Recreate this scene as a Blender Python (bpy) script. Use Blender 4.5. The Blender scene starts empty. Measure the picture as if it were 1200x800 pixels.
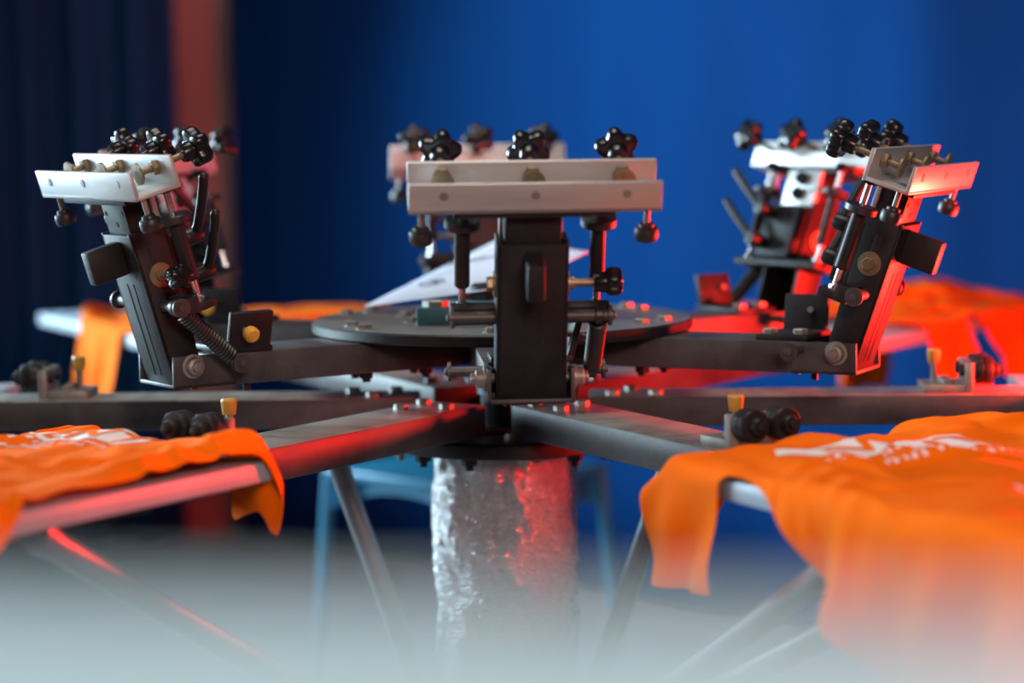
import bpy, bmesh, math, random
import numpy as np
from mathutils import Vector, Matrix, noise
random.seed(7)
S = bpy.context.scene
COL = S.collection
PI = math.pi
H = 1000.0      # millimetres: camera height above the floor; heights below are given relative to the eye
MM = 0.001

# ------------------------------------------------------------------ materials
def mat(name, col, rough=0.5, metal=0.0, spec=0.5, var=0.0, vscale=40.0, bump=0.0, bscale=200.0,
        coat=0.0, sheen=0.0, col2=None, stretch=(1, 1, 1), rvar=0.0):
    m = bpy.data.materials.new(name); m.use_nodes = True
    nt = m.node_tree; b = nt.nodes['Principled BSDF']
    b.inputs['Base Color'].default_value = (*col, 1)
    b.inputs['Roughness'].default_value = rough
    b.inputs['Metallic'].default_value = metal
    b.inputs['Specular IOR Level'].default_value = spec
    b.inputs['Coat Weight'].default_value = coat
    b.inputs['Sheen Weight'].default_value = sheen
    if var or bump or rvar:
        tc = nt.nodes.new('ShaderNodeTexCoord'); mp = nt.nodes.new('ShaderNodeMapping')
        mp.inputs['Scale'].default_value = stretch
        nt.links.new(tc.outputs['Object'], mp.inputs['Vector'])
    if var or rvar:
        n = nt.nodes.new('ShaderNodeTexNoise'); n.inputs['Scale'].default_value = vscale
        n.inputs['Detail'].default_value = 6; n.inputs['Roughness'].default_value = 0.65
        nt.links.new(mp.outputs['Vector'], n.inputs['Vector'])
    if var:
        r = nt.nodes.new('ShaderNodeValToRGB')
        c2 = col2 if col2 else tuple(c * (1 - var) for c in col)
        r.color_ramp.elements[0].color = (*c2, 1); r.color_ramp.elements[0].position = 0.36
        r.color_ramp.elements[1].color = (*col, 1); r.color_ramp.elements[1].position = 0.62
        nt.links.new(n.outputs['Fac'], r.inputs['Fac']); nt.links.new(r.outputs['Color'], b.inputs['Base Color'])
    if rvar:
        mr = nt.nodes.new('ShaderNodeMapRange')
        mr.inputs['To Min'].default_value = max(0.02, rough - rvar); mr.inputs['To Max'].default_value = rough + rvar
        nt.links.new(n.outputs['Fac'], mr.inputs['Value']); nt.links.new(mr.outputs['Result'], b.inputs['Roughness'])
    if bump:
        n2 = nt.nodes.new('ShaderNodeTexNoise'); n2.inputs['Scale'].default_value = bscale; n2.inputs['Detail'].default_value = 4
        nt.links.new(mp.outputs['Vector'], n2.inputs['Vector'])
        bp = nt.nodes.new('ShaderNodeBump'); bp.inputs['Strength'].default_value = bump; bp.inputs['Distance'].default_value = 0.002
        nt.links.new(n2.outputs['Fac'], bp.inputs['Height']); nt.links.new(bp.outputs['Normal'], b.inputs['Normal'])
    return m

M = {}
M['steel'] = mat('dark_painted_steel', (.018, .017, .019), .5, .1, spec=.28, var=.45, vscale=25, bump=.12, bscale=120, rvar=.12)
M['arm'] = mat('worn_black_steel_tube', (.07, .066, .07), .48, .1, spec=.3, var=.5, vscale=14, bump=.15, bscale=90, rvar=.14)
M['arm_worn'] = mat('rubbed_bare_steel_tube', (.25, .22, .175), .44, .6, var=.6, col2=(.14, .125, .11), vscale=30, stretch=(1, .25, 1), bump=.2, bscale=120, rvar=.1)
M['arm_top'] = mat('bare_worn_steel_top', (.34, .32, .29), .45, .45, var=.5, col2=(.2, .18, .155), vscale=28, stretch=(1, .3, 1), bump=.2, bscale=120, rvar=.1)
M['disc'] = mat('machined_disc', (.22, .21, .2), .46, .45, var=.35, vscale=16, bump=.1, bscale=150, rvar=.1)
M['alu'] = mat('brushed_aluminium', (.54, .545, .535), .42, .55, var=.25, vscale=22, stretch=(1, .08, 1), bump=.06, bscale=160, rvar=.08)
M['zinc'] = mat('zinc_plated_steel', (.27, .265, .235), .5, .6, var=.3, vscale=60)
M['pin'] = mat('dull_steel_pin', (.07, .066, .064), .5, .4, var=.3, vscale=60)
M['brass'] = mat('yellowed_zinc', (.27, .21, .13), .45, .6, var=.4, vscale=60)
M['rod'] = mat('bright_steel_rod', (.6, .6, .6), .25, .95)
M['black'] = mat('glossy_black_plastic', (.007, .007, .008), .26, 0, .35)
M['lever'] = mat('satin_black_lever', (.012, .012, .013), .4, 0, .3)
M['rubber'] = mat('black_rubber', (.014, .014, .015), .45, 0)
M['yellow'] = mat('amber_polyurethane', (.6, .33, .045), .4, 0, var=.3, vscale=40)
M['darkhole'] = mat('socket_recess', (.006, .006, .006), .8)
M['orange'] = mat('orange_cotton', (.9, .152, .001), .9, 0, .08, bump=.18, bscale=900)
M['white_print'] = mat('white_print_ink', (.82, .8, .78), .6, 0, .3, bump=.1, bscale=600)
M['platen'] = mat('pale_grey_platen', (.36, .43, .5), .42, 0, .5, var=.18, vscale=9, bump=.04)
M['teal'] = mat('teal_painted_steel', (.07, .19, .22), .45, .2, var=.3, vscale=20)
M['paper'] = mat('white_film_sheet', (.56, .62, .74), .4, 0, .4)
M['ink'] = mat('black_film_ink', (.02, .025, .05), .5)
M['blueplastic'] = mat('sky_blue_plastic', (.012, .22, .38), .42, 0)
M['counter'] = mat('pale_counter_laminate', (.62, .72, .74), .55, 0, .3, var=.05, vscale=5)
M['counter_leg'] = mat('grey_counter_frame', (.3, .32, .33), .5, .4, var=.2)
M['curtain_blue'] = mat('blue_curtain_cloth', (.0022, .042, .18), .9, 0, .04, var=.12, vscale=3, stretch=(1, 1, .15), bump=.1, bscale=500)
M['curtain_navy'] = mat('navy_curtain_cloth', (.010, .085, .24), .85, 0, .2, var=.2, vscale=4, stretch=(1, 1, .1), bump=.1, bscale=500)
M['plaster'] = mat('dusky_pink_plaster', (.46, .29, .27), .85, 0, .2, var=.25, vscale=3, bump=.2, bscale=40)
M['wall'] = mat('pale_wall_paint', (.35, .38, .42), .85, 0, .2, var=.1, vscale=3)
M['floor'] = mat('pale_screed', (.27, .235, .25), .55, 0, .4, var=.2, vscale=4, bump=.1, bscale=30)
M['tube'] = mat('grey_brace_tube', (.2, .21, .23), .38, .5, var=.2, vscale=20)

# clear stretch film over the column: bright, crinkled, glossy
def film_material():
    m = bpy.data.materials.new('crinkled_stretch_film'); m.use_nodes = True
    nt = m.node_tree; b = nt.nodes['Principled BSDF']; L = nt.links
    b.inputs['Base Color'].default_value = (.5, .5, .52, 1); b.inputs['Roughness'].default_value = .2
    b.inputs['Metallic'].default_value = .45; b.inputs['Coat Weight'].default_value = .8; b.inputs['Coat Roughness'].default_value = .1
    tc = nt.nodes.new('ShaderNodeTexCoord')
    mp = nt.nodes.new('ShaderNodeMapping'); mp.inputs['Rotation'].default_value = (0, .5, 0); mp.inputs['Scale'].default_value = (1, 1, 1.6)
    L.new(tc.outputs['Object'], mp.inputs['Vector'])
    n = nt.nodes.new('ShaderNodeTexNoise'); n.inputs['Scale'].default_value = 95; n.inputs['Detail'].default_value = 9; n.inputs['Roughness'].default_value = .62
    n.inputs['Distortion'].default_value = .8
    v = nt.nodes.new('ShaderNodeTexVoronoi'); v.inputs['Scale'].default_value = 130; v.feature = 'DISTANCE_TO_EDGE'
    L.new(mp.outputs['Vector'], n.inputs['Vector']); L.new(mp.outputs['Vector'], v.inputs['Vector'])
    ad = nt.nodes.new('ShaderNodeMath'); ad.operation = 'MULTIPLY_ADD'; ad.inputs[1].default_value = .5
    L.new(v.outputs['Distance'], ad.inputs[0]); L.new(n.outputs['Fac'], ad.inputs[2])
    bp = nt.nodes.new('ShaderNodeBump'); bp.inputs['Strength'].default_value = 1.0; bp.inputs['Distance'].default_value = .009
    L.new(ad.outputs[0], bp.inputs['Height']); L.new(bp.outputs['Normal'], b.inputs['Normal']); L.new(bp.outputs['Normal'], b.inputs['Coat Normal'])
    return m
M['film'] = film_material()

# ------------------------------------------------------------------ mesh helpers (all in millimetres)
class MB:
    def __init__(s): s.bm = bmesh.new(); s.mi = 0
    def _tag(s, fs):
        for f in fs: f.material_index = s.mi
    def box(s, x0, x1, y0, y1, z0, z1, mtx=None, bev=0.0):
        b = bmesh.new()
        vs = [b.verts.new((x, y, z)) for x in (x0, x1) for y in (y0, y1) for z in (z0, z1)]
        for q in ((0, 1, 3, 2), (4, 6, 7, 5), (0, 4, 5, 1), (2, 3, 7, 6), (0, 2, 6, 4), (1, 5, 7, 3)): b.faces.new([vs[i] for i in q])
        if bev: bmesh.ops.bevel(b, geom=list(b.edges), offset=bev, segments=2, profile=.5, affect='EDGES')
        return s._merge(b, mtx)
    def prism(s, pts, h0, h1, axis='y', mtx=None, bev=0.0):
        """outline pts extruded along an axis: axis y -> pts are (x,z); z -> (x,y); x -> (y,z)"""
        b = bmesh.new()
        def P(p, h): return {'y': (p[0], h, p[1]), 'z': (p[0], p[1], h), 'x': (h, p[0], p[1])}[axis]
        A = [b.verts.new(P(p, h0)) for p in pts]; B = [b.verts.new(P(p, h1)) for p in pts]
        b.faces.new(A); b.faces.new(B[::-1]); n = len(pts)
        for i in range(n): b.faces.new([A[i], B[i], B[(i + 1) % n], A[(i + 1) % n]])
        bmesh.ops.recalc_face_normals(b, faces=b.faces)
        if bev: bmesh.ops.bevel(b, geom=list(b.edges), offset=bev, segments=2, profile=.5, affect='EDGES')
        return s._merge(b, mtx)
    def lathe(s, prof, n=24, p=(0, 0, 0), d=(0, 0, 1), mtx=None):
        """prof: (radius, height) from one end to the other, spun about d through p"""
        b = bmesh.new(); d = Vector(d).normalized(); q = d.to_track_quat('Z', 'Y').to_matrix().to_4x4()
        T = Matrix.Translation(Vector(p)) @ q
        rings = []
        for r, h in prof:
            if r < 1e-6: rings.append([b.verts.new(T @ Vector((0, 0, h)))])
            else: rings.append([b.verts.new(T @ Vector((r * math.cos(2 * PI * i / n), r * math.sin(2 * PI * i / n), h))) for i in range(n)])
        for a, c in zip(rings, rings[1:]):
            for i in range(n):
                j = (i + 1) % n
                f = [a[i % len(a)], a[j % len(a)], c[j % len(c)], c[i % len(c)]]
                u = []
                for v in f:
                    if v not in u: u.append(v)
                if len(u) > 2: b.faces.new(u)
        if len(rings[0]) > 1: b.faces.new(rings[0][::-1])
        if len(rings[-1]) > 1: b.faces.new(rings[-1])
        bmesh.ops.recalc_face_normals(b, faces=b.faces)
        return s._merge(b, mtx)
    def cyl(s, p0, p1, r, n=20, bev=0.0, mtx=None, r2=None):
        p0, p1 = Vector(p0), Vector(p1); L = (p1 - p0).length; r2 = r if r2 is None else r2
        pr = [(r, 0), (r2, L)] if not bev else [(r - bev, 0), (r, bev), (r2, L - bev), (r2 - bev, L)]
        return s.lathe(pr, n, p0, p1 - p0, mtx)
    def hexa(s, p, d, r, h, mtx=None):
        return s.lathe([(r * .93, 0), (r, h * .08), (r, h * .86), (r * .9, h)], 6, p, d, mtx)
    def tube(s, pts, r, n=8, mtx=None):
        b = bmesh.new(); pts = [Vector(p) for p in pts]; rings = []; up = None
        for i, p in enumerate(pts):
            t = (pts[min(i + 1, len(pts) - 1)] - pts[max(i - 1, 0)]).normalized()
            if up is None: up = t.orthogonal().normalized()
            up = (up - t * up.dot(t)).normalized(); w = t.cross(up)
            rings.append([b.verts.new(p + (up * math.cos(2 * PI * k / n) + w * math.sin(2 * PI * k / n)) * r) for k in range(n)])
        for a, c in zip(rings, rings[1:]):
            for k in range(n): b.faces.new([a[k], a[(k + 1) % n], c[(k + 1) % n], c[k]])
        b.faces.new(rings[0][::-1]); b.faces.new(rings[-1])
        bmesh.ops.recalc_face_normals(b, faces=b.faces)
        return s._merge(b, mtx)
    def _merge(s, b, mtx):
        if mtx is not None: bmesh.ops.transform(b, matrix=mtx, verts=b.verts)
        mp = {}
        for v in b.verts: mp[v] = s.bm.verts.new(v.co)
        for f in b.faces:
            try: nf = s.bm.faces.new([mp[v] for v in f.verts]); nf.material_index = s.mi
            except ValueError: pass
        b.free(); return s
    def mesh(s, name, smooth=35):
        bmesh.ops.scale(s.bm, vec=(MM, MM, MM), verts=s.bm.verts)
        bmesh.ops.recalc_face_normals(s.bm, faces=s.bm.faces)
        me = bpy.data.meshes.new(name); s.bm.to_mesh(me); s.bm.free()
        if smooth:
            me.polygons.foreach_set('use_smooth', [True] * len(me.polygons))
            me.set_sharp_from_angle(angle=math.radians(smooth))
        return me
    def build(s, name, mats, parent=None, loc=(0, 0, 0), rotz=0.0, label=None, smooth=35):
        me = s.mesh(name, smooth)
        for m in (mats if isinstance(mats, (list, tuple)) else [mats]): me.materials.append(M[m])
        o = bpy.data.objects.new(name, me); COL.objects.link(o)
        o.location = Vector(loc) * MM; o.rotation_euler = (0, 0, rotz)
        if parent: o.parent = parent
        if label: o['label'] = label
        return o

def empty(name, loc, rotz=0.0):
    o = bpy.data.objects.new(name, None); COL.objects.link(o); o.empty_display_size = .05
    o.location = Vector(loc) * MM; o.rotation_euler = (0, 0, rotz); return o
def tag(o, label, cat=None, group=None, kind=None):
    if label: o['label'] = label
    if cat: o['category'] = cat
    if group: o['group'] = group
    if kind: o['kind'] = kind
    return o
def copy_tree(o, parent=None):
    c = o.copy(); COL.objects.link(c)
    if parent: c.parent = parent
    for ch in list(o.children): copy_tree(ch, c)
    return c
def Z(z): return H + z        # height relative to the eye -> height above floor

UP0, UPA = 3.6, [math.radians(30 + 60 * k + 3.6) for k in range(6)]     # upper arms
LOA = [math.radians(60 * k - 2.9) for k in range(6)]                      # lower arms

# ------------------------------------------------------------------ setting
def grid_sheet(name, f, nu, nv, m, thick=0.0, parent=None, smooth=True):
    bm = bmesh.new(); vs = [[bm.verts.new(Vector(f(i / nu, j / nv)) * MM) for j in range(nv + 1)] for i in range(nu + 1)]
    for i in range(nu):
        for j in range(nv): bm.faces.new([vs[i][j], vs[i + 1][j], vs[i + 1][j + 1], vs[i][j + 1]])
    me = bpy.data.meshes.new(name); bm.to_mesh(me); bm.free()
    me.polygons.foreach_set('use_smooth', [smooth] * len(me.polygons)); me.materials.append(M[m])
    o = bpy.data.objects.new(name, me); COL.objects.link(o)
    if parent: o.parent = parent
    if thick:
        md = o.modifiers.new('thickness', 'SOLIDIFY'); md.thickness = thick * MM; md.offset = 0
    return o

fl = MB().box(-3200, 3600, -4200, 4200, -60, 0).build('floor', 'floor'); tag(fl, None, kind='structure')
wb = MB().box(-3200, 3600, 4200, 4280, 0, 3200).build('wall_back', 'wall'); tag(wb, None, kind='structure')
# the window side (left) stays open where the daylight comes in: wall below and above one wide opening
wl = MB()
wl.box(-3280, -3200, -4200, 4200, 0, 700).box(-3280, -3200, -4200, 4200, 2600, 3200)
wl.box(-3280, -3200, -4200, -1300, 700, 2600).box(-3280, -3200, 2430, 4200, 700, 2600)
wl = wl.build('wall_left', 'wall'); tag(wl, None, kind='structure')
wf = MB()
for a in (-1300, -370, 560, 1490, 2420): wf.box(-3270, -3215, a - 10, a + 40, 700, 2600)
wf.box(-3270, -3215, -1300, 2460, 690, 740).box(-3270, -3215, -1300, 2460, 2560, 2610)
wf = wf.build('window_1', 'alu'); tag(wf, None, kind='structure')
# pink plaster pier between the curtains
pier = MB().box(-900, -560, 2900, 3250, 0, 3200).build('wall_pier', 'plaster'); tag(pier, None, kind='structure')

# blue curtain running obliquely behind the press
CA, CB = Vector((-585, 2835, 0)), Vector((1790, 590, 0))
cdir = (CB - CA).normalized(); cn = Vector((-cdir.y, cdir.x, 0))
def blue(u, v):
    z = 10 + v * 3000; s = u * (CB - CA).length
    k = 0.55 + 0.45 * (1 - v)
    off = 16 * math.sin(s / 210 + 1.1) + 9 * math.sin(s / 93 + .4) + 5 * math.sin(s / 41) * k + 38 * math.exp(-s / 50)
    p = CA + cdir * s - cn * off
    return (p.x, p.y, z)
cu = grid_sheet('backdrop_curtain', blue, 240, 12, 'curtain_blue', 3)
tag(cu, 'wide bright blue curtain hanging behind the whole printing press', 'curtain')
def navy(u, v):
    s = u * 900; z = 10 + v * 3000
    k = .7 + .3 * (1 - v)
    off = 46 * math.sin(s / 21 + .6 * math.sin(s / 90)) * k + 16 * math.sin(s / 55)
    return (-1660 + s + 6 * math.sin(z / 500), 2760 - off, z)
cu2 = grid_sheet('window_curtain', navy, 260, 12, 'curtain_navy', 3)
tag(cu2, 'dark navy curtain in deep vertical folds left of the pink plaster pier', 'curtain')

# ------------------------------------------------------------------ column in stretch film
col = empty('press_column', (0, 0, 0))
tag(col, 'thick press column wrapped in crinkled clear plastic film under the carousel', 'column')
n, nz = 220, 300
bm = bmesh.new(); rings = []
for j in range(nz + 1):
    z = 30 + (Z(-381) - 30) * j / nz; r_ = []
    for i in range(n):
        a = 2 * PI * i / n
        q = Vector((math.cos(a) * 2.0, math.sin(a) * 2.0, z / 75))
        hel = math.sin(z / 29 + a * 1.0 + 1.5 * noise.noise(q * .7))
        hel2 = math.sin(z / 62 - a * 1.0)
        r = 83 + 2.4 * hel + 2.2 * hel2 + 4.5 * noise.noise(q) + 2.6 * noise.noise(q * 3.1) + 1.4 * noise.noise(q * 7.3)
        c1 = abs(noise.noise(Vector((q.x * 4 + z / 40, q.y * 4, z / 22)))); c2 = abs(noise.noise(q * 13)); c3 = abs(noise.noise(Vector((a * 3.2 + z / 55, z / 200, 3.3))))
        r += 2.2 * (.25 - c1) + 1.3 * (.25 - c2) + 2.4 * max(0, .12 - c3) / .12
        if z > Z(-400): r = min(r, 86)
        r_.append(bm.verts.new((r * math.cos(a) * MM, r * math.sin(a) * MM, z * MM)))
    rings.append(r_)
for a_, b_ in zip(rings, rings[1:]):
    for i in range(n): bm.faces.new([a_[i], a_[(i + 1) % n], b_[(i + 1) % n], b_[i]])
bm.faces.new(rings[0][::-1]); bm.faces.new(rings[-1])
me = bpy.data.meshes.new('plastic_film'); bm.to_mesh(me); bm.free(); me.polygons.foreach_set('use_smooth', [True] * len(me.polygons))
me.materials.append(M['film']); o = bpy.data.objects.new('plastic_film', me); COL.objects.link(o); o.parent = col
o['label'] = 'crinkled clear stretch film'
MB().cyl((0, 0, 0), (0, 0, 30), 240, 48, 4).build('base_plate', 'steel', col)
b = MB().lathe([(96, 215), (112, 219), (112, 251), (96, 255)], 40); b.build('collar', 'steel', col)

# ------------------------------------------------------------------ lower carousel
low = empty('lower_carousel', (0, 0, Z(-378)))
tag(low, 'lower carousel of flat steel arms carrying the pale shirt boards round the column', 'printing press carousel')
LZ = -Z(-378)     # parts are given in world heights, shifted into the parent
def lowpart(b, name, mats, k=None, parent=None, **kw):
    if parent is not None: return b.build(name, mats, parent, **kw)
    return b.build(name, mats, low, (0, 0, LZ), LOA[k] if k is not None else 0, **kw)
b = MB().lathe([(0, Z(-380)), (135, Z(-380)), (137, Z(-378)), (137, Z(-365)), (134, Z(-362)), (0, Z(-362))], 72)
b.lathe([(64, Z(-362)), (64, Z(-357)), (0, Z(-357))], 40).lathe([(26, Z(-357)), (26, Z(-300)), (0, Z(-300))], 32)
lowpart(b, 'flange', 'steel')
for i in range(12):
    a = 2 * PI * i / 12 + .2; p = (122 * math.cos(a), 122 * math.sin(a))
    b = MB().hexa((*p, Z(-380)), (0, 0, -1), 9, 8).cyl((*p, Z(-388)), (*p, Z(-394)), 4.5, 12); lowpart(b, 'bolt', 'zinc' if i % 3 == 0 else 'steel')
for i in (4.5, 1.2, 3.2):
    a = 2 * PI * i / 6 + .1; p = (96 * math.cos(a), 96 * math.sin(a))
    b = MB().hexa((*p, Z(-362)), (0, 0, 1), 8, 6); lowpart(b, 'bolt', 'zinc')
def rect_tube(b, x0, x1, w, z0, z1, bev=2.5): return b.box(x0, x1, -w, w, z0, z1, bev=bev)
ZT, ZB = Z(-321), Z(-356)
PLX = (606, 1450)
for k in range(6):
    b = MB(); rect_tube(b, 100, 900, 42, ZB, ZT)
    arm = lowpart(b, 'arm', ['arm', 'arm_top'], k)
    for p_ in arm.data.polygons:
        if p_.normal.z > .9: p_.material_index = 1      # paint rubbed off along the top
    for (r, w) in ((150, 22), (178, -20), (128, -24)):
        bb = MB().hexa((r, w, ZT - .3), (0, 0, 1), 8.5, 6.5); lowpart(bb, 'bolt', 'zinc' if k != 2 else 'steel', parent=arm)
    # roller block with screw stop and two bearings
    if k in (0, 3, 4, 5, 1, 2):
        bb = MB().box(484, 532, -32, 32, ZT - .2, ZT + 10, bev=1.2).box(531, 541, -34, 34, ZT - .2, ZT + 35, bev=1)
        bb.hexa((512, -14, ZT + 10), (0, 0, 1), 8, 5).hexa((512, 15, ZT + 10), (0, 0, 1), 8, 5)
        rb = lowpart(bb, 'roller_block', 'zinc', parent=arm)
        for s in (-18, 18):
            bb = MB().lathe([(7, 526), (7, 541), (15, 541), (16, 543), (16, 551), (14.6, 552.5), (16, 554), (16, 561), (15, 562.5), (9, 563), (9, 568), (7.5, 571), (4.5, 571), (4, 576), (0, 577)],
                            24, (0, s, ZT + 25), (1, 0, 0))
            lowpart(bb, 'bearing', 'steel', parent=arm, label='dark ball-bearing roller')
        bb = MB().cyl((499, 0, ZT + 9), (499, 0, ZT + 34), 3.6, 14); lowpart(bb, 'stop_screw', 'zinc', parent=arm)
        bb = MB().lathe([(6, ZT + 32), (6.8, ZT + 33), (8.2, ZT + 46), (7, ZT + 48), (0, ZT + 48)], 20, (499, 0, 0)); lowpart(bb, 'stop_cap', 'yellow', parent=arm, label='amber plastic stop cap')
    dz = {4: 8, 5: 0}.get(k, 0)
    b = MB().box(PLX[0], PLX[1], -138, 138, ZT - 19 + dz + 2, ZT + dz + 2, bev=2.5)
    pl = lowpart(b, 'platen', 'platen', k, label='pale grey shirt board')
    bb = MB().box(650, 1200, -30, 30, ZB - 6, ZB + 0.2, bev=1); lowpart(bb, 'rail', 'steel', parent=pl)
def brace(k, r, w, z, r1=95, z1=-765, rad=12.5, a1=None, fit=True):
    a = LOA[k]; p0 = Vector((r * math.cos(a) - w * math.sin(a), r * math.sin(a) + w * math.cos(a), Z(z)))
    a1 = math.atan2(p0.y, p0.x) if a1 is None else a1
    p1 = Vector((r1 * math.cos(a1), r1 * math.sin(a1), Z(z1)))
    d = (p1 - p0).normalized()
    b = MB().cyl(p0, p1, rad, 20)
    if fit: b.lathe([(rad * .8, -4), (rad * 1.25, -2), (rad * 1.25, 14), (rad * .9, 17)], 20, p0 + d * 6, d)
    lowpart(b, 'brace', 'tube')
brace(5, 890, -118, -340); brace(5, 1010, -128, -340)
brace(4, 890, 110, -335)
brace(3, 212, 0, -354, z1=-700, fit=False); brace(0, 212, 0, -354, z1=-700, fit=False)

# ------------------------------------------------------------------ upper carousel
up = empty('upper_carousel', (0, 0, Z(-279)))
tag(up, 'upper carousel with round bolted disc and six black arms above the boards', 'printing press carousel')
UZ = -Z(-279)
def uppart(b, name, mats, k=None, parent=None, **kw):
    if parent is not None: return b.build(name, mats, parent, **kw)
    return b.build(name, mats, up, (0, 0, UZ), UPA[k] if k is not None else 0, **kw)
DT, DB = Z(-232), Z(-245)
b = MB().lathe([(0, DB), (219, DB), (221, DB + 2), (221, DT - 2), (219, DT), (0, DT)], 96); dsc = uppart(b, 'disc', ['steel', 'disc'], label='round grey steel disc')
for p_ in dsc.data.polygons:
    if p_.normal.z > .9: p_.material_index = 1
b = MB().lathe([(104, DT), (104, DT + 6), (70, DT + 7), (68, DT + 21), (64, DT + 23), (0, DT + 23)], 56); uppart(b, 'hub', 'teal', label='teal painted hub')
b = MB().lathe([(36, DT + 23), (36, DT + 38), (33, DT + 40), (0, DT + 40)], 40); uppart(b, 'hub_cap', 'steel')
b = MB().lathe([(60, Z(-279)), (60, DB), (0, DB)], 40).lathe([(30, Z(-320)), (30, Z(-279)), (0, Z(-279))], 32); uppart(b, 'hub_shaft', 'teal')
b = MB().box(-96, -54, -96, -66, DT, DT + 20, bev=1.5); cb = uppart(b, 'clamp_block', 'teal')
b = MB().hexa((-75, -81, DT + 20), (0, 0, 1), 15, 8); uppart(b, 'bolt', 'zinc', parent=cb)
AT, AB = Z(-245), Z(-279)
for k in range(6):
    b = MB(); b.box(62, 372, -43, 43, AB, AT, bev=2)
    for s in (-1, 1): b.box(368, 442, s * 43 - (4 if s > 0 else 0), s * 43 + (0 if s > 0 else 4), AB, AT, bev=.8)
    b.box(368, 442, -43, 43, AB, AB + 4, bev=.8)
    arm = uppart(b, 'arm', 'arm', k)
    for (r, w) in ((196, 20), (186, -22), (118, 20), (108, -22)):
        bb = MB().hexa((r, w, DT), (0, 0, 1), 8.5, 6).cyl((r, w, DT - .5), (r, w, DT + .8), 11, 20); uppart(bb, 'bolt', 'zinc', parent=arm)
        bb = MB().hexa((r, w, AB), (0, 0, -1), 8.5, 8).cyl((r, w, AB - 8), (r, w, AB - 12), 5, 12); uppart(bb, 'nut', 'steel', parent=arm)
    hp = [(13, 43), (13, 45.5), (10, 46), (9, 53), (6, 54), (5.5, 58), (0, 59)]
    bb = MB().lathe([(r_, -h_) for r_, h_ in hp[::-1]] + [(5, -43), (5, 43)] + hp, 20, (420, 0, Z(-256)), (0, 1, 0))
    uppart(bb, 'pivot_bolt', 'zinc', parent=arm)
    bb = MB().cyl((379, -80, Z(-253)), (379, 80, Z(-253)), 5, 14)
    for s in (-1, 1): bb.lathe([(10, 76), (10, 79), (4, 79.2), (4, 82), (0, 83)], 20, (379, 0, Z(-253)), (0, s, 0))
    uppart(bb, 'spring_pin', 'pin', parent=arm)
    for (r, w) in ((350, 30), (388, -20)):
        bb = MB().cyl((r, w, AB), (r, w, AB - 9), 4, 10); uppart(bb, 'stud', 'steel', parent=arm)
    # angle bracket on the arm with leaf and bumper
    t = Matrix.Translation((355, 44, AT + 2)) @ Matrix.Rotation(math.radians(-14), 4, 'X')
    bb = MB().box(326, 384, -36, 46, AT, AT + 6, bev=1).box(-25, 25, -3.5, 3.5, 0, 43, mtx=t, bev=1)
    sb = uppart(bb, 'stop_bracket', 'steel', parent=arm)
    for (r, w) in ((338, -22), (372, -20)):
        bb = MB().hexa((r, w, AT + 6), (0, 0, 1), 8.5, 6); uppart(bb, 'bolt', 'zinc', parent=arm)
    bb = MB().cyl((8, -12, 24), (8, 16, 24), 3.6, 12, mtx=t); uppart(bb, 'bumper_screw', 'zinc', parent=arm)
    bb = MB().lathe([(6.5, 0), (8.5, 1.5), (8.5, 8), (6, 11), (0, 12)], 18, (8, 14, 24), (0, 1, 0), mtx=t); uppart(bb, 'bumper', 'yellow', parent=arm, label='amber rubber bumper')

# ------------------------------------------------------------------ print heads
def star_knob(b, p, d, R=20, rot=0.0):
    """five-lobed clamp knob, boss towards -d"""
    d = Vector(d).normalized(); q = Matrix.Translation(Vector(p)) @ d.to_track_quat('Z', 'Y').to_matrix().to_4x4() @ Matrix.Rotation(rot, 4, 'Z')
    nn = 60; sec = [(-7.5, .78), (-6.2, .93), (-3, 1.0), (3, 1.0), (6, .94), (8, .80), (9, .45)]
    bb = bmesh.new(); rings = []
    for h, f in sec:
        r_ = []
        for i in range(nn):
            a = 2 * PI * i / nn; c = math.cos(5 * a)
            r = R * (.85 + .15 * (c if c > 0 else c * .8) - .02 * math.cos(10 * a)) * f
            r_.append(bb.verts.new((r * math.cos(a), r * math.sin(a), h)))
        rings.append(r_)
    for a_, c_ in zip(rings, rings[1:]):
        for i in range(nn): bb.faces.new([a_[i], a_[(i + 1) % nn], c_[(i + 1) % nn], c_[i]])
    bb.faces.new(rings[0][::-1]); bb.faces.new(rings[-1])
    b._merge(bb, q)
    b.lathe([(8.5, -19), (9.5, -17), (10.5, -7), (10.5, 0)], 24, mtx=q)
    return b

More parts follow.
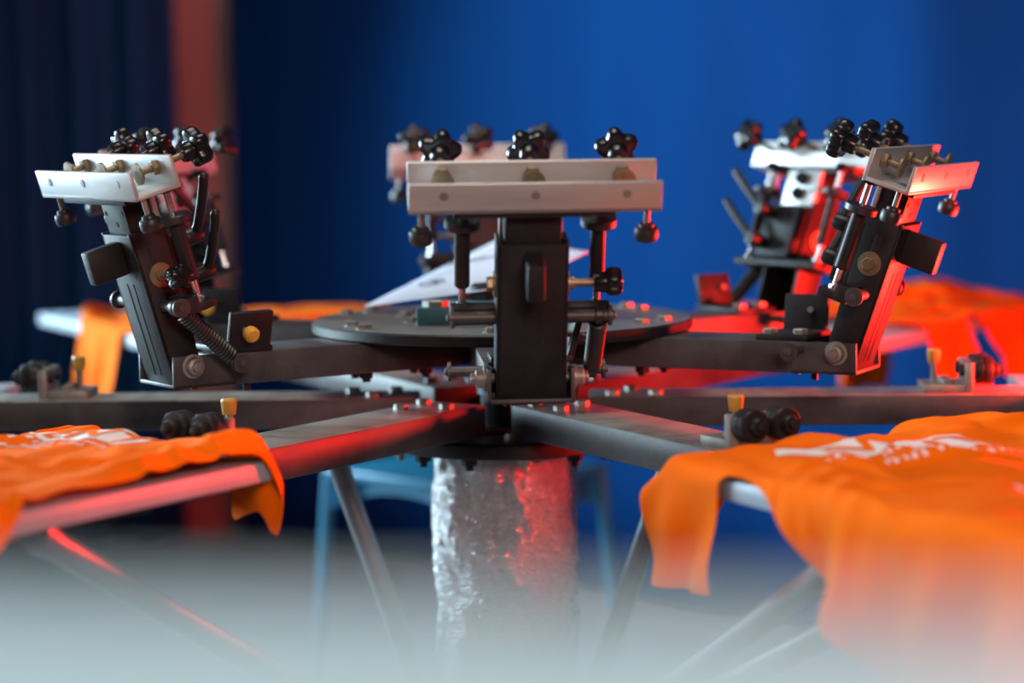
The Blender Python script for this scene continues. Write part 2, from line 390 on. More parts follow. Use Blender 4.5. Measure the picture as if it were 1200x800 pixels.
def make_head(tilt, drop, swing=0.0):
    T0 = Matrix.Translation((420, 0, Z(-255))) @ Matrix.Rotation(math.radians(tilt), 4, 'Y')
    T1 = T0 @ Matrix.Translation((0, 0, -drop))         # everything carried by the sliding post
    root = empty('print_head', (0, 0, Z(-255)))
    RZ = -Z(-255)
    def part(b, name, mats, parent=root, T=None, **kw):
        # local head frame -> root frame
        bmesh.ops.transform(b.bm, matrix=T or T0, verts=b.bm.verts)
        if parent is root:
            return b.build(name, mats, root, (0, 0, RZ), **kw)
        return b.build(name, mats, parent, **kw)
    # tower: folded steel channel, open at the top
    b = MB(); W = 34.5
    sidep = [(-13, -14), (19, -20), (22, -8), (22, 152), (-21, 146), (-17, 60)]
    b.prism(sidep, -W, -W + 4.5, bev=.7).prism(sidep, W - 4.5, W, bev=.7)
    b.prism([(17.5, -20), (22, -20), (22, 150), (17.5, 150)], -W, W, bev=.8)
    b.box(-21, -16.5, -W, W, 66, 140, bev=.7)
    b.box(21.8, 22.7, -8.5, -6.8, -6, 96).box(21.8, 22.7, 6.8, 8.5, -6, 96)
    tw = part(b, 'tower', 'steel')
    for s in (-1, 1):
        y0, y1 = (W - .4, W + .5) if s > 0 else (-W - .5, -W + .4)
        bb = MB().box(-3, 6, y0, y1, 88, 132, bev=.3); part(bb, 'slot', 'darkhole', tw)
    bb = MB().box(22, 62, -8.5, 8.5, 108, 144, bev=2); part(bb, 'lug', 'steel', tw)
    # sliding post
    b = MB().box(-14, 16, -27, 27, 118, 190, bev=1.2); po = part(b, 'post', 'steel', T=T1)
    bb = MB().box(-20, -14, -31, 31, 140, 188, bev=1); part(bb, 'post_plate', 'alu', po, label='bare aluminium post plate', T=T1)
    for yy, zz in ((0, 176), (0, 156)):
        bb = MB().lathe([(8, 0), (8, 7), (5, 8), (4.5, 3), (0, 3)], 18, (-20, yy, zz), (-1, 0, 0)); part(bb, 'socket_screw', 'darkhole', po, T=T1)
    for xx, yy, zz, rr_ in ((16, -20, 172, 2.4), (16, 20, 172, 2.4), (16, 0, 160, 3.2), (-20, -22, 160, 2.6), (-20, 22, 160, 2.6)):
        bb = MB().cyl((xx - .4, yy, zz), (xx + .6, yy, zz), rr_, 12); part(bb, 'hole', 'darkhole', po, T=T1)
    # clamp plate with two ratchet levers on the inner face
    b = MB().box(-39, -21, -30, 34, 68, 136, bev=2); cp = part(b, 'clamp_plate', 'steel')
    for zz, yy in ((124, 16), (84, 18)):
        bb = MB().lathe([(7, 0), (8, 2), (9.5, 10), (9.5, 24), (8, 27), (4.5, 27.5), (4, 26), (0, 26)], 20, (-39, yy, zz), (-1, 0, 0))
        Rx = Matrix.Translation((0, yy, zz)) @ Matrix.Rotation(math.radians(swing), 4, 'X')
        bb.tube([(-58, 0, 0), (-61, 14, 8), (-64, 36, 24), (-66, 56, 40), (-66, 62, 45)], 5.6, 12, mtx=Rx).lathe([(5.6, -1), (5.3, 1.5), (4, 4), (2, 5.3), (0, 5.6)], 12, (-66, 62, 45), (0, 6, 5), mtx=Rx)
        lv = part(bb, 'clamp_lever', 'lever', cp)
    # lower cross plate carrying the lift screws
    b = MB().box(-32, -12, -78, 78, 58, 67, bev=1.5).box(-13, 2, -78, -34, 58, 76, bev=1).box(-13, 2, 34, 78, 58, 76, bev=1)
    part(b, 'cross_plate', 'steel')
    for s in (-1, 1):
        b = MB().cyl((-18.5, s * 66, 60), (-18.5, s * 66, 190), 3.6, 14).lathe([(5, 62), (6.5, 64), (6.5, 72), (5, 74)], 16, (-18.5, s * 66, 0))
        sc = part(b, 'lift_screw', 'rod')
        bb = MB().lathe([(6, 90), (7.6, 92), (7.6, 152), (6, 154)], 20, (-18.5, s * 66, 0)); part(bb, 'sleeve', 'steel', sc)
        bb = MB().lathe([(8, 152), (16, 152.5), (17.5, 154), (17.5, 160), (16, 161.5), (6, 162)], 32, (-18.5, s * 66, 0)); part(bb, 'thumb_wheel', 'rubber', sc)
    # pin, springs
    b = MB().cyl((8, -80, 69), (8, 80, 69), 6, 14)
    for s in (-1, 1): b.lathe([(10, 75), (10, 78.5), (4, 79), (4, 82), (0, 83)], 22, (8, 0, 69), (0, s, 0))
    part(b, 'spring_pin', 'pin')
    inv = T0.inverted(); p1 = inv @ Vector((379, 66, Z(-253))); p0 = Vector((8, 66, 69))
    d = (p1 - p0); L = d.length; d.normalize(); e1 = d.orthogonal().normalized(); e2 = d.cross(e1)
    pts = []
    tn = 19
    for i in range(tn * 12 + 1):
        t = i / (tn * 12); a = 2 * PI * tn * t
        pts.append(p0 + d * (9 + (L - 18) * t) + (e1 * math.cos(a) + e2 * math.sin(a)) * 7.6)
    b = MB().tube(pts, 1.9, 6).cyl(p0 + d * 6, p1 - d * 6, 4.6, 12)
    for pc in (p0, p1): b.lathe([(7.5, -4), (9, -3), (9, 3), (7.5, 4)], 18, pc, (0, 1, 0))
    part(b, 'spring', 'rubber')
    # side lock screw
    b = MB().cyl((1, -40, 101), (1, 76, 101), 4.2, 14)
    for s in (-1, 1): b.lathe([(13, 34.6), (13, 36.6), (6.5, 37), (6.5, 42), (4.5, 42)], 24, (1, 0, 101), (0, s, 0))
    b.hexa((1, -37, 101), (0, -1, 0), 7.5, 6)
    ls = part(b, 'lock_screw', 'brass')
    bb = star_knob(MB(), (1, 80, 101), (0, 1, 0), 15); part(bb, 'lock_knob', 'black', ls)
    # screen clamp: aluminium channel on a dark plate
    b = MB().box(-10, 34, -77, 77, 188, 195, bev=1); part(b, 'mount_plate', 'steel', T=T1)
    b = MB().box(-13, 39, -119, 119, 195, 199.5, bev=.8).box(-13, -8, -119, 119, 195, 229, bev=1.2).box(34.5, 39, -119, 119, 195, 225, bev=.8)
    ch = part(b, 'screen_clamp', 'alu', label='bare aluminium screen clamp channel', T=T1)
    for yy in (-86, 0, 86):
        bb = MB().lathe([(2.6, 38.6), (4.2, 39), (4.2, 39.8), (0, 40.2)], 14, (0, yy, 213), (1, 0, 0)); part(bb, 'rivet', 'zinc', ch, T=T1)
    for yy in (-86, 0, 86):
        bb = MB().cyl((-46, yy, 219.5), (16, yy, 216), 3.6, 14).hexa((-8, yy, 217), (1, 0, 0), 8.5, 7).lathe([(4, 12), (11.5, 13), (11.5, 15.5), (0, 16)], 22, (0, yy, 216), (1, 0, 0))
        cs = part(bb, 'clamp_screw', 'brass', T=T1)
        bb = star_knob(MB(), (-57, yy, 222), (-1, 0, .1), 22.5, random.uniform(0, 1.2)); part(bb, 'star_knob', 'black', cs, T=T1)
    for s in (-1, 1):
        bb = MB().cyl((26, s * 107, 196), (26, s * 107, 168), 3, 12); hs = part(bb, 'levelling_screw', 'zinc', T=T1)
        bb = MB().lathe([(4, 178), (7, 177), (7.5, 174), (10.5, 173), (11.5, 170), (11.5, 164), (10, 161), (0, 160)], 22, (26, s * 107, 0)); part(bb, 'levelling_knob', 'rubber', hs, T=T1)
        bb = MB().lathe([(4, 198), (9, 196), (10, 188), (8, 186), (4, 186)], 18, (-18.5, s * 66, 0)); part(bb, 'screw_cap', 'black', hs, T=T1)
    return root

HEADS = {4: (20, 5, -115), 3: (16.8, 0, 18), 5: (19.3, 1), 0: (20, 0), 2: (17, 0), 1: (18.5, 2)}
labels = {
 4: 'print head with aluminium clamp facing the camera, nearest and in the middle',
 3: 'black print head at front left, pale aluminium clamp above a coiled spring',
 5: 'print head at front right with red-lit outer face and pinkish clamp',
 0: 'print head at back right showing two black clamp levers',
 2: 'print head at back left, mostly hidden, before the pink plaster pier',
 1: 'farthest print head, behind the nearest one at the middle of the press'}
for k in range(6):
    o = make_head(*HEADS[k])
    o.rotation_euler = (0, 0, UPA[k])
    tag(o, labels[k], 'print head', 'print heads on the upper carousel')

# ------------------------------------------------------------------ shirts: cloth settled over the boards
def shirt_pattern(bw=235, arm=160, L=690, sl=330, g0=140, g1=300, sv=70, sr=165, nc=32, nr=50, broad=0):
    """flat T-shirt outline as structured quads; coordinates v (down the body), w (across)"""
    P = []; Q = []
    def half(v, x=0):                 # half width of the body at height v
        if broad and x * broad > 0: return arm + (sl - arm) * min(1, v / 60)    # sleeve and side spread out as one on this side
        if v < g0: return arm + 10 - 10 * v / g0
        if v < g1: t = (v - g0) / (g1 - g0); return arm + (bw - arm) * t * t * (3 - 2 * t)
        return bw
    def top(x):                       # neck dip and shoulder slope, x = -1..1
        w = abs(x) * arm
        return (78 * math.sqrt(max(0, 1 - (w / 78) ** 2)) if w < 78 else 0) + 42 * max(0, (w - 78) / (arm - 78))
    idx = {}
    for j in range(nr + 1):
        for i in range(nc + 1):
            x = -1 + 2 * i / nc; t = j / nr; v0 = top(x); v = v0 + (L - v0) * t
            idx[i, j] = len(P); P.append((v, x * half(v, x)))
    for j in range(nr):
        for i in range(nc): Q.append((idx[i, j], idx[i + 1, j], idx[i + 1, j + 1], idx[i, j + 1]))
    na = int(round(sr / (L / nr))); ns = 13                     # sleeve grids joined to the first na rows of the body side
    for side, ic in ((-1, 0), (1, nc)):
        if side == broad: continue
        prev = [idx[ic, j] for j in range(na + 1)]
        root = [P[q] for q in prev]; v0, v1 = root[0][0], root[-1][0]
        for s in range(1, ns + 1):
            t = s / ns; cur = []
            for j in range(na + 1):
                u = j / na
                tv = (v0 + sv * t) + u * ((v1 - v0) * (1 - .1 * t)) + 12 * t
                rv = root[j][0] * (1 - t) + tv * t
                rw = root[j][1] * (1 - t) + side * (sl - 14 * u) * t
                cur.append(len(P)); P.append((rv, rw))
            for j in range(na):
                q = (prev[j], cur[j], cur[j + 1], prev[j + 1]); Q.append(q if side > 0 else q[::-1])
            prev = cur
    return np.array(P, float), Q, idx, nc, nr, half

def settle(P2, Q, place, boxes, steps=300, iters=12, seed=1, squeeze=.95, bumps=None, shrinkw=None, pins=None):
    rng = np.random.default_rng(seed)
    X = np.array([place(v, w) for v, w in P2], float)
    R3 = np.c_[P2, np.zeros(len(P2))]
    E = set(); nb = {}
    for q in Q:
        for a, b in ((0, 1), (1, 2), (2, 3), (3, 0), (0, 2), (1, 3)): E.add((min(q[a], q[b]), max(q[a], q[b])))
        for a, b in ((0, 1), (1, 2), (2, 3), (3, 0)):
            nb.setdefault(q[a], set()).add(q[b]); nb.setdefault(q[b], set()).add(q[a])
    bend = set()
    for v, ns_ in nb.items():
        ns_ = list(ns_)
        for i in range(len(ns_)):
            for j in range(i + 1, len(ns_)):
                a, b = ns_[i], ns_[j]; da = P2[a] - P2[v]; db = P2[b] - P2[v]
                if np.dot(da, db) < -.9 * np.linalg.norm(da) * np.linalg.norm(db): bend.add((min(a, b), max(a, b)))
    E = np.array(list(E)); Bd = np.array(list(bend))
    I = np.r_[E[:, 0], Bd[:, 0]]; J = np.r_[E[:, 1], Bd[:, 1]]
    L0 = np.linalg.norm(R3[I] - R3[J], axis=1)
    K = np.r_[np.full(len(E), .9), np.full(len(Bd), .03)]
    N = len(X); cnt = np.bincount(I, minlength=N) + np.bincount(J, minlength=N)
    cx, cy = X[:, 0].mean(), X[:, 1].mean()
    X[:, 0] = cx + (X[:, 0] - cx) * squeeze; X[:, 1] = cy + (X[:, 1] - cy) * squeeze
    for k in range(N):
        q = Vector((P2[k, 0] / 95, P2[k, 1] / 75, seed * 3.7)); X[k, 2] += 13 * noise.noise(q) + 6 * noise.noise(q * 2.3)
    V = np.zeros_like(X); dt = .016
    for st in range(steps):
        V[:, 2] -= 9800 * dt * .04; V *= .965
        Xp = X.copy(); X = X + V * dt
        for it in range(iters):
            D = X[J] - X[I]; l = np.linalg.norm(D, axis=1) + 1e-9
            c = (K * .5 * (l - L0) / l)[:, None] * D
            for a in range(3):
                X[:, a] += 1.5 * (np.bincount(I, c[:, a], N) - np.bincount(J, c[:, a], N)) / cnt
            for (x0, x1, y0, y1, z0, z1) in boxes:
                ins = (X[:, 0] > x0) & (X[:, 0] < x1) & (X[:, 1] > y0) & (X[:, 1] < y1) & (X[:, 2] > z0) & (X[:, 2] < z1)
                k = np.where(ins)[0]
                if len(k):
                    d = np.stack([X[k, 0] - x0, x1 - X[k, 0], X[k, 1] - y0, y1 - X[k, 1], (z1 - X[k, 2]) * .5], 1)
                    w = d.argmin(1)
                    for m_, (ax, val) in enumerate(((0, x0), (0, x1), (1, y0), (1, y1), (2, z1))):
                        kk = k[w == m_]; X[kk, ax] = val
                        oth = [a for a in range(3) if a != ax]
                        for a in oth: X[kk, a] += (Xp[kk, a] - X[kk, a]) * (.92 if ax == 2 else .4)
            if pins is not None:
                for (ki, pos) in pins: X[ki] = pos
        V = (X - Xp) / dt
        sp = np.linalg.norm(V, axis=1); f = np.minimum(1, 1500 / (sp + 1e-9)); V *= f[:, None]
    return X

EDIT_SHIRTS = True
GLY = None
def shirt(k, r0, w0, rot, label, seed, dz=0.0, printed=True, flip=True, bumps=None, fold=9.0, lift=5.0, shelf=(), ridges=(), **kw):
    pk = {q: kw.pop(q) for q in ('bw', 'arm', 'L', 'sl', 'g0', 'g1', 'sv', 'sr', 'broad') if q in kw}
    P2, Q, idx, nc, nr, half = shirt_pattern(**pk)
    c, s = math.cos(rot), math.sin(rot); zt = ZT + 2 + dz
    def place(v, w): return (r0 + v * c - w * s, w0 + v * s + w * c, zt + 22)
    boxes = [(PLX[0] - 6, PLX[1] + 6, -144, 144, zt - 70, zt + 5), (100, PLX[0], -47, 47, ZT - 80, ZT + 4)] + [(a_, b_, c_, d_, zt + e_ - 26, zt + e_) for a_, b_, c_, d_, e_ in shelf]
    X = settle(P2, Q, place, boxes, seed=seed, **kw)
    for i_ in range(len(X)):
        x_, y_, z_ = X[i_]; dep = zt - z_
        if dep > 4 and abs(y_) > 120:          # hanging cloth: vertical pleats that grow towards the hem
            g_ = min(1, (dep - 4) / 90); sg_ = 1 if y_ > 0 else -1
            ph = seed * 1.7 + dep * .012 * (1 if seed % 2 else -1)
            X[i_, 1] += sg_ * g_ * (11 + 9 * math.sin(x_ / 15.5 + ph) + 6 * math.sin(x_ / 34 + ph * 2) + 9 * noise.noise(Vector((x_ / 40, dep / 60, seed))))
        else:
            q_ = Vector((x_ / 120 + .5 * y_ / 120, y_ / 45 - .3 * x_ / 90, seed * 2.1))
            for (rc, wc, rs, ws, hh) in ridges:
                X[i_, 2] += hh * math.exp(-((x_ - rc) / rs) ** 2 - ((y_ - wc) / ws) ** 2) * (1 + .35 * noise.noise(Vector((x_ / 35, y_ / 50, seed))))
            X[i_, 2] += fold * max(0, noise.noise(q_) + .15) + .45 * fold * max(0, noise.noise(q_ * 2.2)) + lift * max(0, math.sin(PI * min(max((y_ + 150) / 300, 0), 1)))
    root_loc = Vector((r0 + 340, w0, zt))
    bm = bmesh.new(); vs = [bm.verts.new((Vector(p) - root_loc) * MM) for p in X]
    for q in Q: bm.faces.new([vs[i] for i in q])
    bmesh.ops.recalc_face_normals(bm, faces=bm.faces)
    if sum(f.normal.z for f in bm.faces) < 0: bmesh.ops.reverse_faces(bm, faces=bm.faces)
    me = bpy.data.meshes.new('t_shirt'); bm.to_mesh(me); bm.free(); me.polygons.foreach_set('use_smooth', [True] * len(me.polygons))
    me.materials.append(M['orange'])
    a = LOA[k]; Rm = Matrix.Rotation(a, 4, 'Z')
    o = bpy.data.objects.new('t_shirt', me); COL.objects.link(o); o.location = (Rm @ root_loc) * MM; o.rotation_euler = (0, 0, a)
    sd = o.modifiers.new('thickness', 'SOLIDIFY'); sd.thickness = 2.2 * MM; sd.offset = .6
    ss = o.modifiers.new('smooth', 'SUBSURF'); ss.levels = 2; ss.render_levels = 2
    tag(o, label, 't-shirt', 'orange shirts on the boards')
    if printed:
        # surface point at pattern position (v, w) on the body grid
        Pg = P2
        def surf(v, w, h):
            best = None
            # rows are lines of constant t; find fractional grid position
            fi = (w / half(v, w) + 1) * nc / 2
            fi = min(max(fi, 0), nc - 1e-4); i = int(fi); fx = fi - i
            colv = [(1 - fx) * Pg[idx[i, j]][0] + fx * Pg[idx[i + 1, j]][0] for j in range(nr + 1)]
            j = 0
            while j < nr - 1 and colv[j + 1] < v: j += 1
            fy = min(max((v - colv[j]) / (colv[j + 1] - colv[j]), 0), 1)
            g = lambda a_, b_: X[idx[min(max(a_, 0), nc), min(max(b_, 0), nr)]]
            def cr(p0, p1, p2, p3, t):      # b-spline blend follows the subdivided cloth
                return (p0 * (1 - t) ** 3 + p1 * (3 * t ** 3 - 6 * t * t + 4) + p2 * (-3 * t ** 3 + 3 * t * t + 3 * t + 1) + p3 * t ** 3) / 6
            def at(fx_, fy_):
                rows = [cr(*[g(i + a_, j + b_) for a_ in (-1, 0, 1, 2)], fx_) for b_ in (-1, 0, 1, 2)]
                return cr(*rows, fy_)
            p = at(fx, fy); du = at(min(fx + .05, 1), fy) - at(max(fx - .05, 0), fy); dv = at(fx, min(fy + .05, 1)) - at(fx, max(fy - .05, 0))
            nrm = np.cross(du, dv); nrm /= np.linalg.norm(nrm) + 1e-9
            if nrm[2] < 0: nrm = -nrm
            return p + nrm * h
        def patch(poly, h, name, m, step=9):
            """flat outline in (v,w) cut into a fine grid and laid on the cloth"""
            b_ = bmesh.new()
            f = b_.faces.new([b_.verts.new((p[0], p[1], 0)) for p in poly]); 
            bmesh.ops.triangulate(b_, faces=[f])
            return b_
        def lay(b_, h, name, m, par, step=8.0):
            xs = [v.co.x for v in b_.verts]; ys = [v.co.y for v in b_.verts]
            for ax, lo, hi in ((0, min(xs), max(xs)), (1, min(ys), max(ys))):
                t_ = lo + step
                while t_ < hi:
                    no = (1, 0, 0) if ax == 0 else (0, 1, 0); co = (t_, 0, 0) if ax == 0 else (0, t_, 0)
                    bmesh.ops.bisect_plane(b_, geom=list(b_.verts) + list(b_.edges) + list(b_.faces), plane_co=co, plane_no=no)
                    t_ += step
            for v in b_.verts: v.co = (Vector(surf(v.co.x, v.co.y, h)) - root_loc) * MM
            bmesh.ops.recalc_face_normals(b_, faces=b_.faces)
            if sum(f.normal.z for f in b_.faces) < 0: bmesh.ops.reverse_faces(b_, faces=b_.faces)
            me2 = bpy.data.meshes.new(name); b_.to_mesh(me2); b_.free(); me2.materials.append(M[m])
            me2.polygons.foreach_set('use_smooth', [True] * len(me2.polygons))
            o2 = bpy.data.objects.new(name, me2); COL.objects.link(o2); o2.parent = par; return o2
        def words(txt, size, v0, w0_, sx=1.0):
            cu_ = bpy.data.curves.new('lettering', 'FONT'); cu_.body = txt; cu_.size = size; cu_.resolution_u = 2; cu_.offset = size * .02
            ob = bpy.data.objects.new('lettering', cu_); COL.objects.link(ob)
            bpy.context.view_layer.update()
            m_ = bpy.data.meshes.new_from_object(ob.evaluated_get(bpy.context.evaluated_depsgraph_get()))
            bpy.data.objects.remove(ob)
            b_ = bmesh.new(); b_.from_mesh(m_); bpy.data.meshes.remove(m_)
            # text runs towards -w (read from the outer end), top towards the neck
            for v in b_.verts:
                x, y = v.co.x, v.co.y; v.co = (v0 - y, (w0_ + x * sx) if flip else (w0_ - x * sx), 0)
            return b_
        sg = 1 if flip else -1
        rr = random.Random(seed)
        V0 = printed['v']; W0 = printed['w']; ww = printed['width']
        edge = [(V0 + rr.uniform(-4, 4), W0 + sg * ww * i / 9) for i in range(10)]
        low_ = [(V0 + 62 + rr.uniform(-9, 9), W0 + sg * ww * i / 9) for i in range(9, -1, -1)]
        low_[-1] = (V0 + 22, W0 - sg * 16); 
        b_ = patch(edge + low_, 1, 'p', 'white_print'); pr = lay(b_, 2.4, 'chest_print', 'white_print', o); pr['label'] = 'white chest print with lettering'
        lay(words('EVENT', 62, V0 + 54, W0 + sg * 18, 1.05), 3.1, 'knocked_out_letters', 'orange', pr)
        b_ = bmesh.new()
        for row in range(3):
            x = W0 + sg * (4 + row * 6)
            vv = V0 + 76 + row * 17
            while abs(x - W0) < ww * (1.0 if row < 2 else .7):
                l = rr.uniform(4, 11); hgt = rr.choice((8, 8, 11))
                if rr.random() < .8:
                    f = b_.faces.new([b_.verts.new(p) for p in ((vv, x, 0), (vv, x + sg * l * .55, 0), (vv - hgt, x + sg * l * .8, 0), (vv - hgt, x + sg * l * .25, 0))])
                x += sg * (l + 2.2)
        lay(b_, 2.5, 'small_print_lines', 'white_print', pr, 40)
        if printed.get('extra'):
            b_ = bmesh.new(); ev, ew, el = printed['extra']
            for row in range(2):
                x = ew + row * sg * 60; vv = ev + row * 30
                while abs(x - ew) < el:
                    l = rr.uniform(7, 14); hgt = 15 + row * 8
                    b_.faces.new([b_.verts.new(p) for p in ((vv, x, 0), (vv, x + sg * l * .45, 0), (vv - hgt, x + sg * l * .75, 0), (vv - hgt, x + sg * l * .3, 0))])
                    x += sg * (l + 3)
            lay(b_, 2.5, 'small_print_lines', 'white_print', pr, 40)
    return o

shirt(5, 516, 2, .0, 'orange t-shirt at front right, long sleeve drape beside the column, white print on top', 3,
      bw=290, arm=150, sl=250, sv=25, broad=1, sr=140, g0=205, g1=500, shelf=[(500, 800, 135, 220, 5), (500, 800, 220, 400, 14)], ridges=[(600, 180, 80, 90, 8)],
      printed={'v': 146, 'w': -72, 'width': 215, 'extra': (435, -20, 170)})
shirt(4, 490, -8, .0, 'orange t-shirt at front left, its sleeve corner drooping over the board end', 5, dz=8,
      bw=280, arm=152, sl=170, sr=125, g0=420, g1=640, sv=-10, shelf=[(480, 760, -420, -135, 4)], ridges=[(700, 118, 170, 22, 16), (560, 90, 70, 30, 14)],
      printed={'v': 108, 'w': -195, 'width': 213})
shirt(1, 880, 4, .0, 'orange t-shirt at back right, reddened, its sleeve hanging bright beside the red-lit roller', 8,
      bw=290, arm=150, sl=290, g0=190, g1=470, L=600, shelf=[(860, 1120, 135, 400, 12)], ridges=[(1300, 40, 200, 90, 28)], printed=None)
shirt(2, 1235, 0, PI, 'orange t-shirt at back left, sunlit sleeve hanging off a bright board', 11,
      bw=150, arm=150, sl=340, sr=220, L=560, shelf=[(1000, 1260, -420, -135, 8)], ridges=[(1225, 120, 40, 40, 26)], printed=None)

# ------------------------------------------------------------------ film sheet on the disc
A_, D_, C_, B_ = Vector((-167, 118, Z(-226))), Vector((-22, -50, Z(-197))), Vector((108, 130, Z(-164))), Vector((6, 290, Z(-152)))
def sheet(u, v, h=0.0):
    p = A_ * (1 - u) * (1 - v) + D_ * u * (1 - v) + C_ * u * v + B_ * (1 - u) * v
    p = p + Vector((0, 0, -5 * math.sin(PI * v) * u + h)); return p
sh = empty('film_sheet', (0, 0, 0))
sh.location = Vector((-60, 100, Z(-205))) * MM
off = Vector((-60, 100, Z(-205)))
o = grid_sheet('sheet', lambda u, v: sheet(u, v) - off, 20, 20, 'paper', .5, sh)
tag(sh, 'curled white film sheet with dark printed seal and lettering leaning on the disc hub', 'film sheet')
def ring(u0, v0, ru, rv, w, h=1.0):
    b_ = bmesh.new(); N_ = 40; vi = []; vo = []
    for i in range(N_):
        a = 2 * PI * i / N_
        vi.append(b_.verts.new((sheet(u0 + (ru - w) * math.cos(a), v0 + (rv - w) * math.sin(a), h) - off) * MM))
        vo.append(b_.verts.new((sheet(u0 + ru * math.cos(a), v0 + rv * math.sin(a), h) - off) * MM))
    for i in range(N_): b_.faces.new([vi[i], vo[i], vo[(i + 1) % N_], vi[(i + 1) % N_]])
    return b_
def ink(b_, name):
    me = bpy.data.meshes.new(name); b_.to_mesh(me); b_.free(); me.materials.append(M['ink'])
    o = bpy.data.objects.new(name, me); COL.objects.link(o); o.parent = sh; return o
rr = random.Random(4)
ink(ring(.215, .31, .105, .055, .014), 'seal')
b_ = bmesh.new()
for i in range(12):
    a = rr.uniform(0, 6.28); q = rr.uniform(.01, .06); u0, v0 = .215 + q * math.cos(a), .31 + q * .5 * math.sin(a); l = rr.uniform(.015, .04)
    b_.faces.new([b_.verts.new((sheet(u0 + du, v0 + dv, 1) - off) * MM) for du, dv in ((0, 0), (l, .004), (l * .8, .014), (-.005, .012))])
ink(b_, 'seal_emblem')
b_ = bmesh.new()
for row, (u0, v0, n_, sz) in enumerate(((.02, .245, 7, .018), (.03, .40, 15, .02), (.10, .395, 12, .02), (.02, .545, 6, .045), (.02, .575, 7, .05), (.17, .645, 9, .05))):
    for i in range(n_):
        uu = u0 + i * sz * .55; vv = v0 + i * sz * .36
        l = sz * rr.uniform(.7, 1.0)
        b_.faces.new([b_.verts.new((sheet(min(uu + a, 1), min(vv + c, 1), 1) - off) * MM) for a, c in ((0, 0), (l * .4, l * .1), (l * .25, l * .75), (-l * .12, l * .7))])
ink(b_, 'lettering')

# ------------------------------------------------------------------ blue stool behind the column
st = empty('plastic_stool', (-62, 1000, 0), math.radians(45))
tag(st, 'square sky-blue plastic stool with arched apron and splayed legs behind the column', 'stool')
HS = 162
b = MB().box(-HS, HS, -HS, HS, 432, 447, bev=4); b.build('seat', 'blueplastic', st)
for q in range(4):
    pts = [(-HS, 436), (HS, 436), (HS, 385)]
    for i in range(13):
        a = PI * i / 12; pts.append((118 * math.cos(a), 385 + 30 * math.sin(a)))
    pts.append((-HS, 385))
    t = Matrix.Rotation(q * PI / 2, 4, 'Z') @ Matrix.Translation((0, -HS, 0)) @ Matrix.Rotation(math.radians(-4), 4, 'X')
    MB().prism(pts, -2.5, 2.5, 'y', mtx=t).build('apron', 'blueplastic', st)
for sx in (-1, 1):
    for sy in (-1, 1):
        MB().cyl((sx * (HS - 8), sy * (HS - 8), 434), (sx * (HS + 16), sy * (HS + 16), 0), 11, 16, r2=8).build('leg', 'blueplastic', st)

# ------------------------------------------------------------------ pale counter right before the camera
ct = empty('counter', (0, -2494, 0), math.radians(-10))
tag(ct, 'pale blue-white counter across the bottom foreground, far out of focus', 'counter')
MB().box(-900, 900, -520, 198, 874, 910, bev=4).build('top', 'counter', ct)
for sx in (-860, 860):
    for sy in (-480, 150): MB().box(sx - 22, sx + 22, sy - 22, sy + 22, 0, 876, bev=2).build('leg', 'counter_leg', ct)
for sy in (-480, 150): MB().box(-840, 840, sy - 12, sy + 12, 820, 874, bev=2).build('rail', 'counter_leg', ct)

# ------------------------------------------------------------------ light
def area(name, loc, target, sx, sy, col, power, spread=None):
    l = bpy.data.lights.new(name, 'AREA'); l.shape = 'RECTANGLE'; l.size = sx; l.size_y = sy; l.color = col; l.energy = power
    if spread: l.spread = math.radians(spread)
    o = bpy.data.objects.new(name, l); COL.objects.link(o); o.location = loc
    o.rotation_euler = (Vector(target) - Vector(loc)).to_track_quat('-Z', 'Y').to_euler(); return o
area('window_daylight', (-2.9, -.8, 1.02), (0, -.1, .85), 2.4, .55, (.74, .92, 1.0), 4.5, 85)
area('window_daylight_rear', (-3.0, 1.9, 1.45), (0, .1, .72), 1.6, 1.6, (.62, .86, 1.0), 85, 75)
def point(name, loc, col, power, r=.03):
    l = bpy.data.lights.new(name, 'POINT'); l.color = col; l.energy = power; l.shadow_soft_size = r
    o = bpy.data.objects.new(name, l); COL.objects.link(o); o.location = loc; return o
area('warm_front_fill', (.55, -3.1, 1.75), (.05, -.5, .88), .8, .5, (1, .68, .58), 8.5, 75)  # added warm fill from the camera side, standing in for bounced light
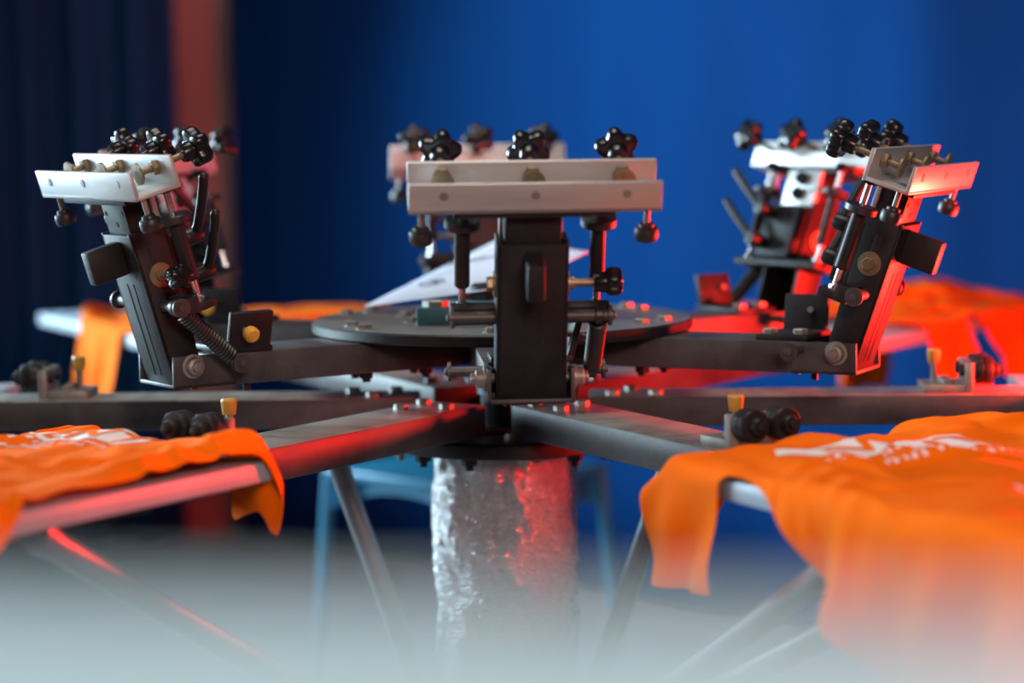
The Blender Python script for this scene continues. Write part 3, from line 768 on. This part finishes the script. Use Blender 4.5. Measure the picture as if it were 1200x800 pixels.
area('ceiling_lamp', (-.2, -.3, 2.7), (0, -.1, .7), 1.0, 1.0, (1, .93, .86), 5.5, 72)
area('counter_fill', (0, -2.75, 2.3), (0, -2.45, .92), .8, .3, (.62, .97, 1), 2.7, 80)  # added fill from above, only to brighten the counter top
def spot(name, loc, target, col, power, ang, blend=1.0, r=.08):
    l = bpy.data.lights.new(name, 'SPOT'); l.color = col; l.energy = power; l.spot_size = math.radians(ang); l.spot_blend = blend; l.shadow_soft_size = r
    o = bpy.data.objects.new(name, l); COL.objects.link(o); o.location = loc
    o.rotation_euler = (Vector(target) - Vector(loc)).to_track_quat('-Z', 'Y').to_euler(); return o
spot('curtain_fill_spot', (-1.2, .2, 2.6), (.30, 2.0, .95), (.8, .95, 1), 420, 36)  # added spot that brightens the middle of the blue curtain
point('red_lamp', (.76, -.07, 1 - .265), (1, .018, .010), 108, .035)
w = bpy.data.worlds.new('dim_room'); S.world = w; w.use_nodes = True
bg = w.node_tree.nodes['Background']; bg.inputs['Color'].default_value = (.45, .6, .8, 1); bg.inputs['Strength'].default_value = .035

# ------------------------------------------------------------------ camera
cam = bpy.data.cameras.new('camera'); co = bpy.data.objects.new('camera', cam); COL.objects.link(co); S.camera = co
pit, rol = math.radians(5.46), math.radians(-.78)
R0, F0, U0 = Vector((1, 0, 0)), Vector((0, math.cos(pit), -math.sin(pit))), Vector((0, math.sin(pit), math.cos(pit)))
cr_, sr_ = math.cos(rol), math.sin(rol)
Rn, Un = R0 * cr_ + U0 * sr_, U0 * cr_ - R0 * sr_
mw = Matrix((Rn, Un, -F0)).transposed().to_4x4(); mw.translation = (0, -2.72, 1.0); co.matrix_world = mw
cam.sensor_width = 36; cam.lens = 2747 * 36 / 1200; cam.shift_x = 11.3 / 1200; cam.clip_start = .02
cam.dof.use_dof = True; cam.dof.focus_distance = 2.42; cam.dof.aperture_fstop = cam.lens / 38.0

vs = S.view_settings; vs.view_transform = 'Standard'; vs.look = 'None'; vs.gamma = 1; vs.use_curve_mapping = False; vs.exposure = 0
S.cycles.use_denoising = True
S.cycles.max_bounces = 8
